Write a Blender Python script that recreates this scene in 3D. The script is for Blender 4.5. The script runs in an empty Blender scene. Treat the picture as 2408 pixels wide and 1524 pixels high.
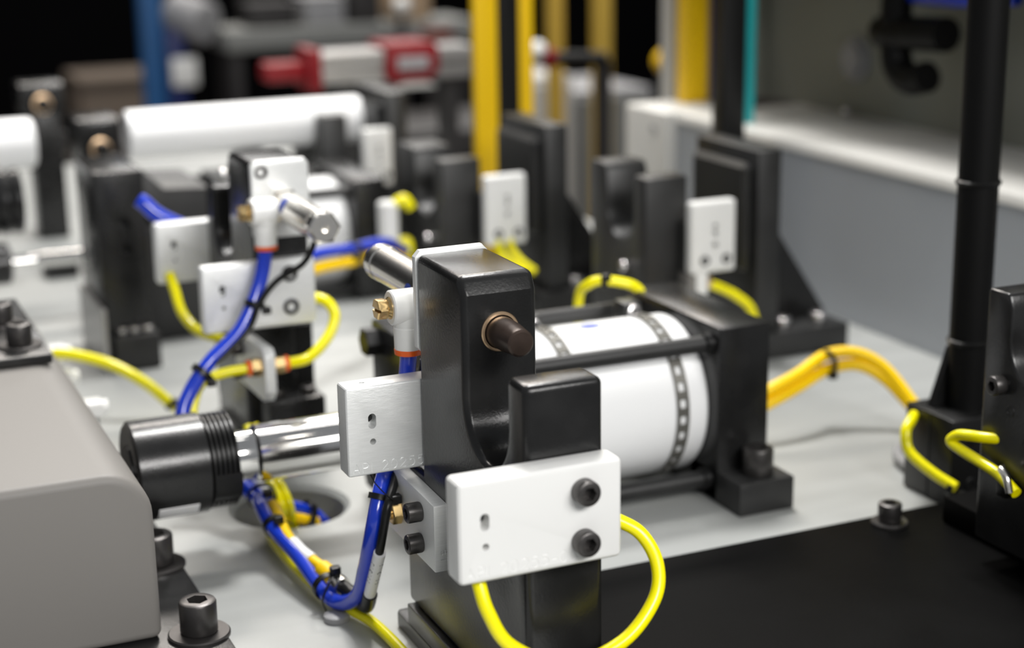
import bpy, bmesh, math, random
from mathutils import Vector, Matrix
random.seed(7)
sc = bpy.context.scene
COL = sc.collection
S = 0.001            # everything below is written in millimetres

# ------------------------------------------------------------------ camera, world, lamps, exposure
F, PITCH, YAW, ROLL = 3927.1, 0.26257, 0.41495, -0.015852
fw = Vector((math.sin(YAW)*math.cos(PITCH), math.cos(YAW)*math.cos(PITCH), -math.sin(PITCH)))
r0 = Vector((math.cos(YAW), -math.sin(YAW), 0)); u0 = r0.cross(fw)
rt = r0*math.cos(ROLL) + u0*math.sin(ROLL); up = u0*math.cos(ROLL) - r0*math.sin(ROLL)
cam = bpy.data.cameras.new('camera'); co = bpy.data.objects.new('camera', cam); COL.objects.link(co)
M = Matrix((rt, up, -fw)).transposed().to_4x4(); M.translation = Vector((0, 0, 330))*S
co.matrix_world = M
cam.sensor_width = 36; cam.lens = F/2408*36; cam.clip_start = .02; cam.clip_end = 60
cam.dof.use_dof = True; cam.dof.focus_distance = .680; cam.dof.aperture_fstop = 6.0
sc.camera = co
sc.view_settings.view_transform = 'Standard'; sc.view_settings.look = 'None'
sc.view_settings.gamma = 1; sc.view_settings.use_curve_mapping = False
sc.view_settings.exposure = 0.15

w = bpy.data.worlds.new('shop'); sc.world = w; w.use_nodes = True
w.node_tree.nodes['Background'].inputs[0].default_value = (.92, .95, 1, 1)
w.node_tree.nodes['Background'].inputs[1].default_value = .22

def lamp(name, loc, size, power, target, color=(1, 1, 1)):
    l = bpy.data.lights.new(name, 'AREA'); l.shape = 'RECTANGLE'
    l.size, l.size_y = size[0]*S, size[1]*S; l.energy = power; l.color = color
    o = bpy.data.objects.new(name, l); COL.objects.link(o)
    o.location = Vector(loc)*S
    o.rotation_euler = (Vector(target)-Vector(loc)).to_track_quat('-Z', 'Y').to_euler()
    return o
lamp('key_lamp', (600, 1350, 1600), (380, 260), 26, (560, 850, 0), (1, .985, .96))
for yy, pw in ((1000, 4), (1750, 6), (2700, 9)):
    lamp('strip_lamp', (1100, yy, 2100), (2200, 70), pw, (1100, yy+1, 0), (1, .98, .95))
lamp('front_lamp', (760, -850, 1050), (900, 420), 13.5, (300, 680, 60), (1, .985, .96))
lamp('front_lamp', (260, -950, 1050), (800, 420), 16.5, (300, 680, 60), (1, .985, .96))
lamp('back_lamp', (900, 4200, 2800), (2600, 500), 110, (900, 3900, -800), (1, .93, .85))
lamp('far_lamp', (3300, 6600, 2500), (4200, 800), 46, (700, 900, 0), (1, .98, .96))

# ------------------------------------------------------------------ materials
MATS = {}
def mat(name, col, metal=0., rough=.4, bump=0., bscale=200., stretch=(1, 1, 1), var=0., spec=.5, coat=0., trans=0., vscale=None):
    m = bpy.data.materials.new(name); m.use_nodes = True; MATS[name] = m
    nt = m.node_tree; b = nt.nodes['Principled BSDF']
    b.inputs['Base Color'].default_value = (*col, 1); b.inputs['Metallic'].default_value = metal
    b.inputs['Roughness'].default_value = rough; b.inputs['Specular IOR Level'].default_value = spec
    b.inputs['Coat Weight'].default_value = coat; b.inputs['Transmission Weight'].default_value = trans
    b.inputs['Coat Roughness'].default_value = .08
    tc = nt.nodes.new('ShaderNodeTexCoord'); mp = nt.nodes.new('ShaderNodeMapping')
    mp.inputs['Scale'].default_value = stretch
    nt.links.new(tc.outputs['Object'], mp.inputs['Vector'])
    n = nt.nodes.new('ShaderNodeTexNoise'); n.inputs['Scale'].default_value = bscale; n.inputs['Detail'].default_value = 4
    nt.links.new(mp.outputs['Vector'], n.inputs['Vector'])
    if bump:
        bn = nt.nodes.new('ShaderNodeBump'); bn.inputs['Strength'].default_value = bump; bn.inputs['Distance'].default_value = .0005
        nt.links.new(n.outputs['Fac'], bn.inputs['Height']); nt.links.new(bn.outputs['Normal'], b.inputs['Normal'])
    if var:
        n2 = nt.nodes.new('ShaderNodeTexNoise'); n2.inputs['Scale'].default_value = vscale or bscale*.25; n2.inputs['Detail'].default_value = 5
        nt.links.new(mp.outputs['Vector'], n2.inputs['Vector'])
        cr = nt.nodes.new('ShaderNodeValToRGB')
        cr.color_ramp.elements[0].color = (*[c*(1-var) for c in col], 1); cr.color_ramp.elements[1].color = (*[min(1, c*(1+var)) for c in col], 1)
        cr.color_ramp.elements[0].position = .3; cr.color_ramp.elements[1].position = .7
        nt.links.new(n2.outputs['Fac'], cr.inputs['Fac']); nt.links.new(cr.outputs['Color'], b.inputs['Base Color'])
        mr = nt.nodes.new('ShaderNodeMapRange'); mr.inputs['To Min'].default_value = max(.02, rough*.8); mr.inputs['To Max'].default_value = min(1, rough*1.25)
        nt.links.new(n2.outputs['Fac'], mr.inputs['Value']); nt.links.new(mr.outputs['Result'], b.inputs['Roughness'])
    return m
black = mat('black_oxide', (.012, .012, .012), 0, .24, .12, 900, var=.25, vscale=60, spec=.42)
blackm = mat('black_matte', (.016, .016, .016), 0, .42, .15, 700, var=.3, vscale=40)
blackp = mat('black_plate_finish', (.003, .003, .003), 0, .5, .2, 300, var=.5, vscale=14, spec=.02)
plast = mat('black_plastic', (.008, .008, .008), 0, .34, .05, 400, spec=.32)
alu = mat('brushed_aluminium', (.80, .81, .805), .35, .36, .22, 260, (1, 20, 20), var=.05, vscale=120)
anod = mat('anodised_aluminium', (.81, .81, .795), .05, .36, .05, 500)
barrel = mat('cylinder_barrel', (.90, .905, .91), .0, .3, .03, 300)
chrome = mat('chrome', (.82, .81, .79), 1, .1, .02, 200)
nickel = mat('nickel', (.90, .87, .82), 1, .24, .03, 300)
steel = mat('dark_screw_steel', (.085, .08, .078), .75, .36, .1, 800)
zinc = mat('zinc_screw', (.7, .68, .68), 1, .25)
brass = mat('brass', (.78, .56, .26), 1, .24, .05, 500)
bronze = mat('bronze_bushing', (.85, .60, .38), .9, .3)
pinm = mat('brown_hardened_pin', (.06, .042, .034), .5, .3, .06, 300, var=.3, vscale=90)
blue = mat('blue_hose', (.010, .045, .56), 0, .17, coat=.4)
yel = mat('yellow_hose', (.95, .86, .0), 0, .25, coat=.15)
amber = mat('amber_cable', (1.0, .64, .0), 0, .38, spec=.35)
orange = mat('orange_collar', (.92, .13, .008), 0, .35)
white = mat('white_plastic', (.84, .84, .82), 0, .28)
sleeve = mat('white_sleeve', (.88, .88, .88), 0, .45)
ink = mat('ink', (.02, .03, .04), 0, .6)
table_m = mat('ground_steel_table', (.375, .385, .375), .1, .42, .05, 160, (1, 5, 1), var=.06, vscale=9)
boxp = mat('grey_paint', (.20, .19, .178), 0, .5, .05, 500, spec=.3)
wallp = mat('grey_panel_paint', (.36, .38, .41), 0, .38, .05, 400, var=.06, vscale=6)
wallu = mat('olive_grey_panel', (.22, .225, .19), 0, .5, .05, 300)
frame = mat('white_frame_paint', (.62, .61, .58), 0, .4)
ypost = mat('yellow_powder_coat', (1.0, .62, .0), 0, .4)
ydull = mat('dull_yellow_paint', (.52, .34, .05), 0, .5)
navy = mat('navy_paint', (.01, .02, .12), 0, .45)
teal = mat('teal_polycarbonate_edge', (.02, .38, .40), 0, .25)
bluep = mat('blue_machine_paint', (.01, .09, .26), 0, .45, var=.2, vscale=5)
red = mat('red_paint', (.20, .006, .010), 0, .45, spec=.3)
railm = mat('rail_aluminium', (.40, .39, .38), .5, .35)
bench_m = mat('grey_bench', (.23, .235, .225), 0, .5, var=.2, vscale=3)
darkm = mat('dark_equipment', (.022, .02, .02), 0, .55, var=.4, vscale=4)
floor_m = mat('shop_floor', (.10, .085, .072), 0, .5, .1, 6, var=.4, vscale=1.2)
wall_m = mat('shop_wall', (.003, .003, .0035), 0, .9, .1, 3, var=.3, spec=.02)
card = mat('cardboard', (.42, .30, .19), 0, .8)
rust = mat('rust_red', (.13, .03, .018), 0, .6)
bandm = mat('perforated_band', (.14, .135, .12), .4, .4)
bdot = mat('blue_label_print', (.03, .07, .42), 0, .5)
rubber = mat('black_rubber', (.004, .004, .004), 0, .5, .05, 300, spec=.15)
dgrey = mat('grey_rubber', (.30, .30, .31), 0, .45)

# ------------------------------------------------------------------ helpers
OFF = {}
def finish(bm, smooth=32):
    bmesh.ops.recalc_face_normals(bm, faces=bm.faces)
    me = bpy.data.meshes.new('m')
    bm.to_mesh(me); bm.free()
    me.polygons.foreach_set('use_smooth', [True]*len(me.polygons))
    me.set_sharp_from_angle(angle=math.radians(smooth))
    return me
def tag(o, label, cat, group=None, kind=None):
    if label: o['label'] = label
    if cat: o['category'] = cat
    if group: o['group'] = group
    if kind: o['kind'] = kind
    return o
def thing(name, label, cat, loc, group=None):
    o = bpy.data.objects.new(name, None); COL.objects.link(o); o.empty_display_size = .01
    o.location = Vector(loc)*S; OFF[o.name] = Vector(loc)
    return tag(o, label, cat, group)
def obj(name, bm, m, parent=None, label=None, cat=None, group=None, kind=None):
    me = bm if isinstance(bm, bpy.types.Mesh) else finish(bm)
    me.name = name; me.materials.clear(); me.materials.append(m)
    o = bpy.data.objects.new(name, me); COL.objects.link(o)
    if parent is not None:
        off = OFF[parent.name]; o.parent = parent
    else:
        xs = [v.co for v in me.vertices]
        lo = [min(c[i] for c in xs) for i in range(3)]; hi = [max(c[i] for c in xs) for i in range(3)]
        off = Vector(((lo[0]+hi[0])/2, (lo[1]+hi[1])/2, lo[2])); o.location = off*S
    OFF[o.name] = off
    me.transform(Matrix.Diagonal((S, S, S, 1)) @ Matrix.Translation(-off))
    return tag(o, label, cat, group, kind)
def merge(bm, t):
    me = bpy.data.meshes.new('t'); t.to_mesh(me); t.free(); bm.from_mesh(me); bpy.data.meshes.remove(me)
def bev_edges(t, bev, seg, ang=40):
    es = [e for e in t.edges if len(e.link_faces) == 2 and e.calc_face_angle(0) > math.radians(ang)]
    if bev and es:
        bmesh.ops.bevel(t, geom=es, offset=bev, segments=seg, profile=.5, affect='EDGES', clamp_overlap=True)
def box(bm, x0, x1, y0, y1, z0, z1, bev=0, seg=2):
    t = bmesh.new(); bmesh.ops.create_cube(t, size=1)
    y0, y1 = sorted((y0, y1))
    for v in t.verts:
        v.co = Vector(((x0+x1)/2+v.co.x*(x1-x0), (y0+y1)/2+v.co.y*(y1-y0), (z0+z1)/2+v.co.z*(z1-z0)))
    bev_edges(t, bev, seg); merge(bm, t); return bm
def prism(bm, axis, pts, a0, a1, bev=0, seg=2, ang=40):
    """pts in the plane across the axis: X -> (y,z), Y -> (x,z), Z -> (x,y)"""
    def P(p, a):
        return {'X': Vector((a, p[0], p[1])), 'Y': Vector((p[0], a, p[1])), 'Z': Vector((p[0], p[1], a))}[axis]
    t = bmesh.new()
    A = [t.verts.new(P(p, a0)) for p in pts]; B = [t.verts.new(P(p, a1)) for p in pts]; n = len(pts)
    t.faces.new(A); t.faces.new(list(reversed(B)))
    for i in range(n): t.faces.new((A[i], B[i], B[(i+1) % n], A[(i+1) % n]))
    bmesh.ops.recalc_face_normals(t, faces=t.faces)
    bev_edges(t, bev, seg, ang)
    big = [f for f in t.faces if len(f.verts) > 4]
    bmesh.ops.triangulate(t, faces=big)
    merge(bm, t); return bm
def frame_of(d):
    d = Vector(d).normalized(); a = Vector((0, 0, 1)) if abs(d.z) < .9 else Vector((1, 0, 0))
    u = a.cross(d).normalized(); return d, u, d.cross(u)
def rings(bm, p, d, prof, seg=32, caps=(True, True)):
    """prof: list of (t, r) or (t, fn(angle)); rings joined along direction d"""
    d, u, v = frame_of(d); p = Vector(p); t = bmesh.new(); prev = None; first = None
    for (s, r) in prof:
        ring = []
        for k in range(seg):
            a = 2*math.pi*k/seg; rr = r(a) if callable(r) else r
            ring.append(t.verts.new(p+d*s+(u*math.cos(a)+v*math.sin(a))*rr))
        if prev:
            for k in range(seg): t.faces.new((prev[k], prev[(k+1) % seg], ring[(k+1) % seg], ring[k]))
        else: first = ring
        prev = ring
    if caps[0]: t.faces.new(first)
    if caps[1]: t.faces.new(list(reversed(prev)))
    bmesh.ops.recalc_face_normals(t, faces=t.faces)
    merge(bm, t); return bm
def cyl(bm, p0, p1, r, seg=32, c=0.):
    p0, p1 = Vector(p0), Vector(p1); L = (p1-p0).length
    pr = [(0, r-c), (c, r), (L-c, r), (L, r-c)] if c else [(0, r), (L, r)]
    return rings(bm, p0, p1-p0, pr, seg)
def hexr(R): return lambda a: R/math.cos((a % (math.pi/3))-math.pi/6)
def nut(bm, p0, p1, R, c=.4):
    p0, p1 = Vector(p0), Vector(p1); L = (p1-p0).length
    return rings(bm, p0, p1-p0, [(0, hexr(R-c)), (c, hexr(R)), (L-c, hexr(R)), (L, hexr(R-c))], 36)
def curve(pts, n=8):
    P = [Vector(p) for p in pts]; P = [2*P[0]-P[1]]+P+[2*P[-1]-P[-2]]; out = []
    for i in range(1, len(P)-2):
        a, b, c, d = P[i-1:i+3]
        for k in range(n):
            t = k/n
            out.append(.5*((2*b)+(c-a)*t+(2*a-5*b+4*c-d)*t*t+(3*b-a-3*c+d)*t**3))
    out.append(P[-2]); return out
def tube(bm, pts, r, seg=14, n=8, smooth=True, flat=1.):
    P = curve(pts, n) if smooth and len(pts) > 2 else [Vector(p) for p in pts]
    t = bmesh.new(); prev = None; u = None
    for i, p in enumerate(P):
        d = (P[min(i+1, len(P)-1)]-P[max(i-1, 0)]).normalized()
        if u is None: _, u, _ = frame_of(d)
        u = (u-d*u.dot(d)).normalized(); v = d.cross(u)
        ring = [t.verts.new(p+(u*math.cos(2*math.pi*k/seg)+v*flat*math.sin(2*math.pi*k/seg))*r) for k in range(seg)]
        if prev:
            for k in range(seg): t.faces.new((prev[k], prev[(k+1) % seg], ring[(k+1) % seg], ring[k]))
        else: t.faces.new(ring)
        prev = ring
    t.faces.new(prev)
    bmesh.ops.recalc_face_normals(t, faces=t.faces); merge(bm, t); return bm
def ball(bm, p, r, seg=20, sq=(1, 1, 1)):
    t = bmesh.new(); bmesh.ops.create_uvsphere(t, u_segments=seg, v_segments=seg//2, radius=r)
    for v in t.verts: v.co = Vector(p)+Vector((v.co.x*sq[0], v.co.y*sq[1], v.co.z*sq[2]))
    merge(bm, t); return bm
def NB(): return bmesh.new()
def cut(bm, cutters):
    """subtract cutter bmeshes from bm, return a mesh in millimetres"""
    def tmp(b):
        bmesh.ops.recalc_face_normals(b, faces=b.faces)
        me = bpy.data.meshes.new('c'); b.to_mesh(me); b.free()
        o = bpy.data.objects.new('c', me); COL.objects.link(o); return o
    a = tmp(bm); cs = []
    for c in cutters:
        o = tmp(c); cs.append(o)
        md = a.modifiers.new('b', 'BOOLEAN'); md.operation = 'DIFFERENCE'; md.solver = 'EXACT'; md.object = o; md.use_self = True
    dg = bpy.context.evaluated_depsgraph_get(); dg.update()
    me = bpy.data.meshes.new_from_object(a.evaluated_get(dg))
    for o in [a]+cs:
        d = o.data; bpy.data.objects.remove(o); bpy.data.meshes.remove(d)
    me.polygons.foreach_set('use_smooth', [True]*len(me.polygons)); me.set_sharp_from_angle(angle=math.radians(28))
    return me
def screw_bm(p, d, R, h, knurl=False, hx=None, seg=36):
    """socket head cap screw: p at the seat, d pointing out of the head"""
    hx = hx or R*.5; s = 72 if knurl else seg; c = R*.13; bm = NB()
    kn = (lambda a: R*(1.0 if round(a/(2*math.pi)*s) % 2 else .965)) if knurl else R
    rings(bm, p, d, [(-.2, R*.9), (0, R*.93), (c, kn), (h-c*1.3, kn), (h-c*.5, R*.95), (h, R*.84), (h, hexr(hx)), (h-R*.75, hexr(hx*.98))], s)
    return bm
def screw(name, parent, p, d, R, h, washer=0, m=None, **k):
    o = obj(name, screw_bm(p, d, R, h, **k), m or steel, parent)
    if washer:
        b = NB(); rings(b, Vector(p)-Vector(d).normalized()*1.8, d, [(0, washer), (1.2, washer), (1.8, washer-.5), (1.8, R*.6)], 36); obj('washer', b, m or steel, o if parent is None or OFF.get(parent.name) is None else o)
    return o
# single-stroke engraving letters, unit height
def arc(cx, cy, rx, ry, a0, a1, n=10):
    return [(cx+rx*math.cos(math.radians(a0+(a1-a0)*i/n)), cy+ry*math.sin(math.radians(a0+(a1-a0)*i/n))) for i in range(n+1)]
GLYPH = {
 'A': ([[(0, 0), (.32, 1), (.64, 0)], [(.12, .36), (.52, .36)]], .64),
 'P': ([[(0, 0), (0, 1), (.34, 1)]+arc(.34, .74, .26, .26, 90, -90)+[(0, .48)]], .6),
 'I': ([[(0, 0), (0, 1)]], .02),
 ' ': ([], .42),
 '2': ([arc(.3, .7, .3, .3, 160, -25, 12)+[(0, 0), (.62, 0)]], .62),
 '0': ([arc(.3, .5, .3, .5, 90, 450, 20)], .6),
 '5': ([[(.55, 1), (.1, 1), (.04, .55)]+arc(.28, .34, .31, .34, 120, -150, 14)], .6),
 '-': ([[(0, .45), (.5, .45)]], .5),
 '7': ([[(0, 1), (.6, 1), (.2, 0)]], .6),
 'L': ([[(0, 1), (0, 0), (.5, 0)]], .5),
 'C': ([arc(.32, .5, .32, .5, 50, 310, 14)], .6),
 '1': ([[(.02, .78), (.22, 1), (.22, 0)]], .25),
 '.': ([[(0, 0), (.02, .06)]], .08),
 'T': ([[(0, 1), (.6, 1)], [(.3, 1), (.3, 0)]], .6),
 '#': ([[(.15, 0), (.25, 1)], [(.45, 0), (.55, 1)], [(0, .33), (.65, .33)], [(.05, .66), (.7, .66)]], .7)}
def stroke_text(txt, place, h, r, gap=.36):
    bm = NB(); x = 0
    for ch in txt:
        st, wd = GLYPH[ch]
        for line in st: tube(bm, [place((x+a)*h, b*h) for a, b in line], r, seg=8, smooth=False)
        x += wd+gap
    return bm

# ------------------------------------------------------------------ setting
b = NB(); box(b, -6000, 9000, -3000, 12000, -900, -860); obj('floor', b, floor_m, kind='structure', label='brownish shop floor seen far below the table', cat='floor')
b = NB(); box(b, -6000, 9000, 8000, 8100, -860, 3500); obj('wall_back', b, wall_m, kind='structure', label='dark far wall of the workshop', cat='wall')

# the machined table with its cable hole
b = NB(); box(b, -260, 724, 250, 2050, -28, 0, .8, 1)
h = NB(); rings(h, (231.5, 830, -60), (0, 0, 1), [(0, 30), (80, 30)], 64)
h2 = NB(); rings(h2, (231.5, 830, -3.2), (0, 0, 1), [(0, 29.2), (3.2, 33), (10, 33)], 64)
TB = obj('machine_table', cut(b, [h, h2]), table_m, None, 'wide pale grey metal table with a round cable hole under the chrome rod', 'table')
b = NB(); box(b, 40, 420, 700, 960, -120, -110); obj('lower_tray', b, boxp, TB)

# machine enclosure on the right
b = NB(); box(b, 724, 764, 250, 1278, -28, 119, 0)
obj('wall_right', b, wallp, None, 'low blue-grey enclosure wall rising from the table edge', 'wall', kind='structure')
b = NB(); prism(b, 'Y', [(723, 119), (723, 123), (724.5, 126), (727, 126.6), (855, 126.6), (855, 119)], 250, 1275, 0)
obj('trim_1', b, frame, None, 'pale sill running along the top of the enclosure wall', 'sill', kind='structure')
b = NB(); box(b, 850, 862, 200, 1420, 126.5, 700); box(b, 838, 850, 1330, 1420, 126.5, 700, 1)
b2 = NB(); box(b2, 738, 1500, 250, 1450, 300, 320, 2, 1); obj('ceiling', b2, wallu, None, 'enclosure roof over the sill', 'roof', kind='structure')
obj('wall_rear', b, wallu, None, 'olive grey upper panel set back behind the sill', 'wall', kind='structure')
t = thing('frame_post', 'off-white boxed corner post of the enclosure left of the yellow curtain', 'post', (745, 1320, 0))
b = NB(); box(b, 714, 800, 1280, 1356, 0, 127, 3, 3); obj('post_base', b, frame, t)
b = NB(); box(b, 772, 800, 1372, 1396, 0, 520, 2, 2); obj('upright', b, frame, t)
b = NB(); cyl(b, (715.2, 1301, 111), (712.6, 1301, 111), 4, 20, .4); obj('cap_screw', b, dgrey, t)

# ------------------------------------------------------------------ clamp stations (one seen from its front, one turned about)
def U_profile(y0, ya, yc, yd, y1, z0, zarm, zc, r, ztop, zstep, cham=(4, 7), n=14):
    pts = [(y0, z0), (y0, zarm), (ya, zarm), (ya, zc)]
    m = (ya+yc)/2; rr = (yc-ya)/2
    pts += [(m-rr*math.cos(math.pi*i/n), zc-rr*math.sin(math.pi*i/n)) for i in range(1, n)]
    pts += [(yc, zc), (yc, ztop-cham[1]), (yc+cham[0], ztop), (yd, ztop)]
    if zstep: pts += [(yd, zstep), (y1, zstep), (y1, z0)]
    else: pts += [(yd, z0)]
    return pts
def station(c, mir, names):
    Y = (lambda y: c-y) if mir else (lambda y: y)
    sg = -1 if mir else 1
    t = thing('clamp_tower', names['tower'], 'clamp tower', (251, Y(590), 0))
    prof = [(Y(y), z) for y, z in U_profile(523.3, 540, 581, 631, 653 if not mir else 598, 16.8, 152, 131.3, 20.5, 179.8, 84)]
    b = NB(); prism(b, 'X', prof, 235, 267, 3.0, 4, 50)
    hole = NB(); cyl(hole, (250.8, Y(570), 157), (250.8, Y(600), 157), 8.2, 40)
    obj('block_body', cut(b, [hole]), black, t)
    if mir:
        b = NB(); box(b, 241.5, 275, Y(500), Y(623), .3, 38.7, .8, 2); obj('base_flange', b, black, t)
        for xx, yy in ((249, 612), (268, 612)): obj('screw', screw_bm((xx, Y(yy), 38.7), (0, 0, 1), 4.4, 4), steel, t)
        b = NB(); box(b, 266, 276.5, Y(590), Y(598), 38, 90, .6, 1); obj('rib', b, black, t)
    else:
     b = NB(); box(b, 232.7, 269, Y(500), Y(649.5), 7.2, 16.8, .8, 2); obj('base_flange', b, black, t)
     b = NB(); prism(b, 'Z', [(232.7+1.5, Y(665)), (269, Y(665)), (269, Y(480)), (232.7, Y(480)), (232.7, Y(662.5))], 0, 7.2, .7, 2); obj('foot_plate', b, black, t)
    b = NB(); rings(b, (250.8, Y(600), 157), (0, -sg, 0), [(0, 8.1), (19.4, 8.1), (19.9, 7.7), (19.9, 6.9), (18.5, 6.8)], 48, (True, False)); obj('bushing', b, bronze, t)
    b = NB(); rings(b, (250.8, Y(599), 157), (0, -sg, 0), [(0, 6.5), (18, 6.5), (28, 6.3), (33, 5.8), (37.6, 5.4), (38.4, 4.6)], 48); obj('locating_pin', b, pinm, t)
    # pin driver bolted to the back of the column
    d = thing('pin_cylinder', names['cyl'], 'air cylinder', (251, Y(680), 138))
    b = NB(); box(b, 234.6, 267.4, Y(631), Y(635), 137.6, 181, .9, 2)
    hs = NB(); cyl(hs, (240.5, Y(633.2), 174.6), (240.5, Y(640), 174.6), 4.0, 24); hs2 = NB(); cyl(hs2, (261.5, Y(633.5), 143), (261.5, Y(640), 143), 2.6, 24)
    # round the plate corners seen from behind
    p = NB(); prism(p, 'Y', [(234.6+2, 137.6), (267.4-2, 137.6), (267.4, 139.6), (267.4, 178.4), (265, 181), (237, 181), (234.6, 178.4), (234.6, 139.6)], Y(631), Y(635), .8, 2, 50); b.free()
    obj('mounting_plate', cut(p, [hs, hs2]), alu, d)
    obj('plate_screw', screw_bm((240.5, Y(632.6), 174.6), (0, sg, 0), 3.7, 1.4), steel, d)
    E = 721 if not mir else 714
    k_ = 1.13
    zz = 157
    b = NB(); nut(b, (250.8, Y(635), zz), (250.8, Y(643), zz), 8.4)
    rings(b, (250.8, Y(643), zz), (0, sg, 0), [(0, 5.5), (3, 5.5)], 32); obj('hex_collar', b, nickel, d)
    b = NB(); rings(b, (250.8, Y(646), zz), (0, sg, 0), [(0, 6.6*k_), (.8, 7.2*k_), (3, 7.2*k_), (3.4, 6.7*k_), (5, 6.7*k_), (5.4, 7.3*k_), (E-646-9, 7.3*k_)], 48); obj('barrel', b, nickel, d)
    b = NB(); rings(b, (250.8, Y(E-9), zz), (0, sg, 0), [(0, 8.2), (.5, 8.6), (7.5, 8.6), (9, 7.4), (9, 1.9), (6, 1.7)] if not mir else [(0, 8), (.6, hexr(7.7)), (8, hexr(7.7)), (8.7, 7.2), (9, 6.8), (9, 2), (6, 1.8)], 48); obj('end_cap', b, nickel, d)
    b = NB()
    ang0 = math.radians(192 if not mir else 150)
    # printed blue oval wrapped round the barrel
    yo = 662; tt = bmesh.new(); prev = None
    for k in range(17):
        a = math.pi*(k+.02)/16.04; ya = yo-4.6*math.cos(a); row = []
        for q in range(9):
            th = ang0+.55*math.sin(a)*(q/4-1)
            row.append(tt.verts.new((250.8+7.4*k_*math.cos(th), Y(ya), zz+7.4*k_*math.sin(th))))
        if prev:
            for q in range(8): tt.faces.new((prev[q], prev[q+1], row[q+1], row[q]))
        prev = row
    merge(b, tt)
    obj('printed_oval', b, bdot, d)
    # elbow fitting on the driver port
    f = thing('elbow_fitting', names['elbow'], 'fitting', (234, Y(648), 134))
    ex, ey, ez = 236.4, Y(649), 153.4 + (2.5 if mir else 0)
    b = NB(); rings(b, (ex-7.2, ey, ez), (1, 0, 0), [(0, 5.4), (0, 7), (.6, 7.6), (13.6, 7.6), (14.2, 7), (14.2, 3)], 40)
    rings(b, (ex+.8, ey, ez-2), (0, 0, -1), [(0, 6.3), (5.6, 6.3), (6.4, 5.8), (6.8, 5.8), (7.2, 6.2), (16.6, 6)], 40)
    obj('elbow_body', b, white, f)
    b = NB(); rings(b, (ex-13.6, ey, ez), (1, 0, 0), [(0, hexr(3.6)), (.6, hexr(4.0)), (4.4, hexr(4.0)), (4.9, 3.9), (6, 4.9), (6.8, 4.9)], 36)
    ct = NB(); box(ct, ex-14.6, ex-12.4, ey-6, ey+6, ez-.7, ez+.7)
    obj('banjo_screw', cut(b, [ct]), brass, f)
    b = NB(); cyl(b, (ex+7, ey, ez), (ex+8.4, ey, ez), 6.2, 32, .3); cyl(b, (ex+8.4, ey, ez), (ex+13, ey, ez+1), 4, 24); obj('port_washer', b, brass, f)
    b = NB(); rings(b, (ex+.8, ey, ez-18.6), (0, 0, -1), [(0, 5.8), (.3, 6.2), (2.4, 6), (2.6, 4.2)], 40); obj('release_collar', b, orange, f)
    # small bracket with bulkhead fitting on the side of the tower
    k = thing('side_bracket', names['side'], 'bracket', (229, Y(630), 52))
    b = NB(); prism(b, 'X', [(Y(602), 50.5), (Y(602), 80), (Y(660), 82), (Y(664), 79), (Y(664), 58), (Y(658), 51.5)], 228.6, 235, .5, 2)
    obj('bracket_plate', b, alu, k)
    for zz2 in (72.5, 58.5):
        obj('screw', screw_bm((228.6, Y(617.5), zz2), (-1, 0, 0), 4.3, 6.6, True), steel, k)
    b = NB(); by, bz = (656, 71) if mir else (643, 63.5)
    nut(b, (228.6, Y(by), bz), (222.6 if mir else 224, Y(by), bz), 4.6); obj('bulkhead_nut', b, brass, k)
    if mir: b = NB(); nut(b, (235, Y(by), bz), (242, Y(by), bz), 4.3); obj('bulkhead_nut', b, brass, k)
    b = NB(); cyl(b, (222.7 if mir else 224.2, Y(by), bz), (220.4 if mir else 223.2, Y(by), bz), 4.5 if mir else 3, 28, .5 if mir else .2); obj('collar', b, orange if mir else brass, k)
    if mir: b = NB(); cyl(b, (242, Y(by), bz), (244.4, Y(by), bz), 4.5, 28, .5); obj('collar', b, orange, k)
    return t, k
NEAR, KN = station(0, False, dict(tower='glossy black clamp tower nearest the camera with a brown pin and U notch',
    cyl='silver pin cylinder sticking out behind the nearest black tower', elbow='white elbow fitting with brass slotted screw on the nearest tower',
    side='small aluminium bracket with two knurled screws low on the nearest tower'))
FAR, KF = station(1518.5, True, dict(tower='second black clamp tower behind the chrome rod, turned to face away',
    cyl='silver pin cylinder with hexagonal end pointing at the camera', elbow='white elbow fitting above a blue hose on the turned-away tower',
    side='small aluminium bracket holding brass fittings under the far two-screw plate'))
b = NB()
stroke_text('#T', lambda x, z: (231.0+z*.55, 601.95, 59+x*.7), 4.2, .2) .free()
bt = stroke_text('T#', lambda x, z: (231+z, 601.6, 55+x), 3.2, .18); obj('stamped_mark', bt, alu, KN); b.free()

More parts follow.
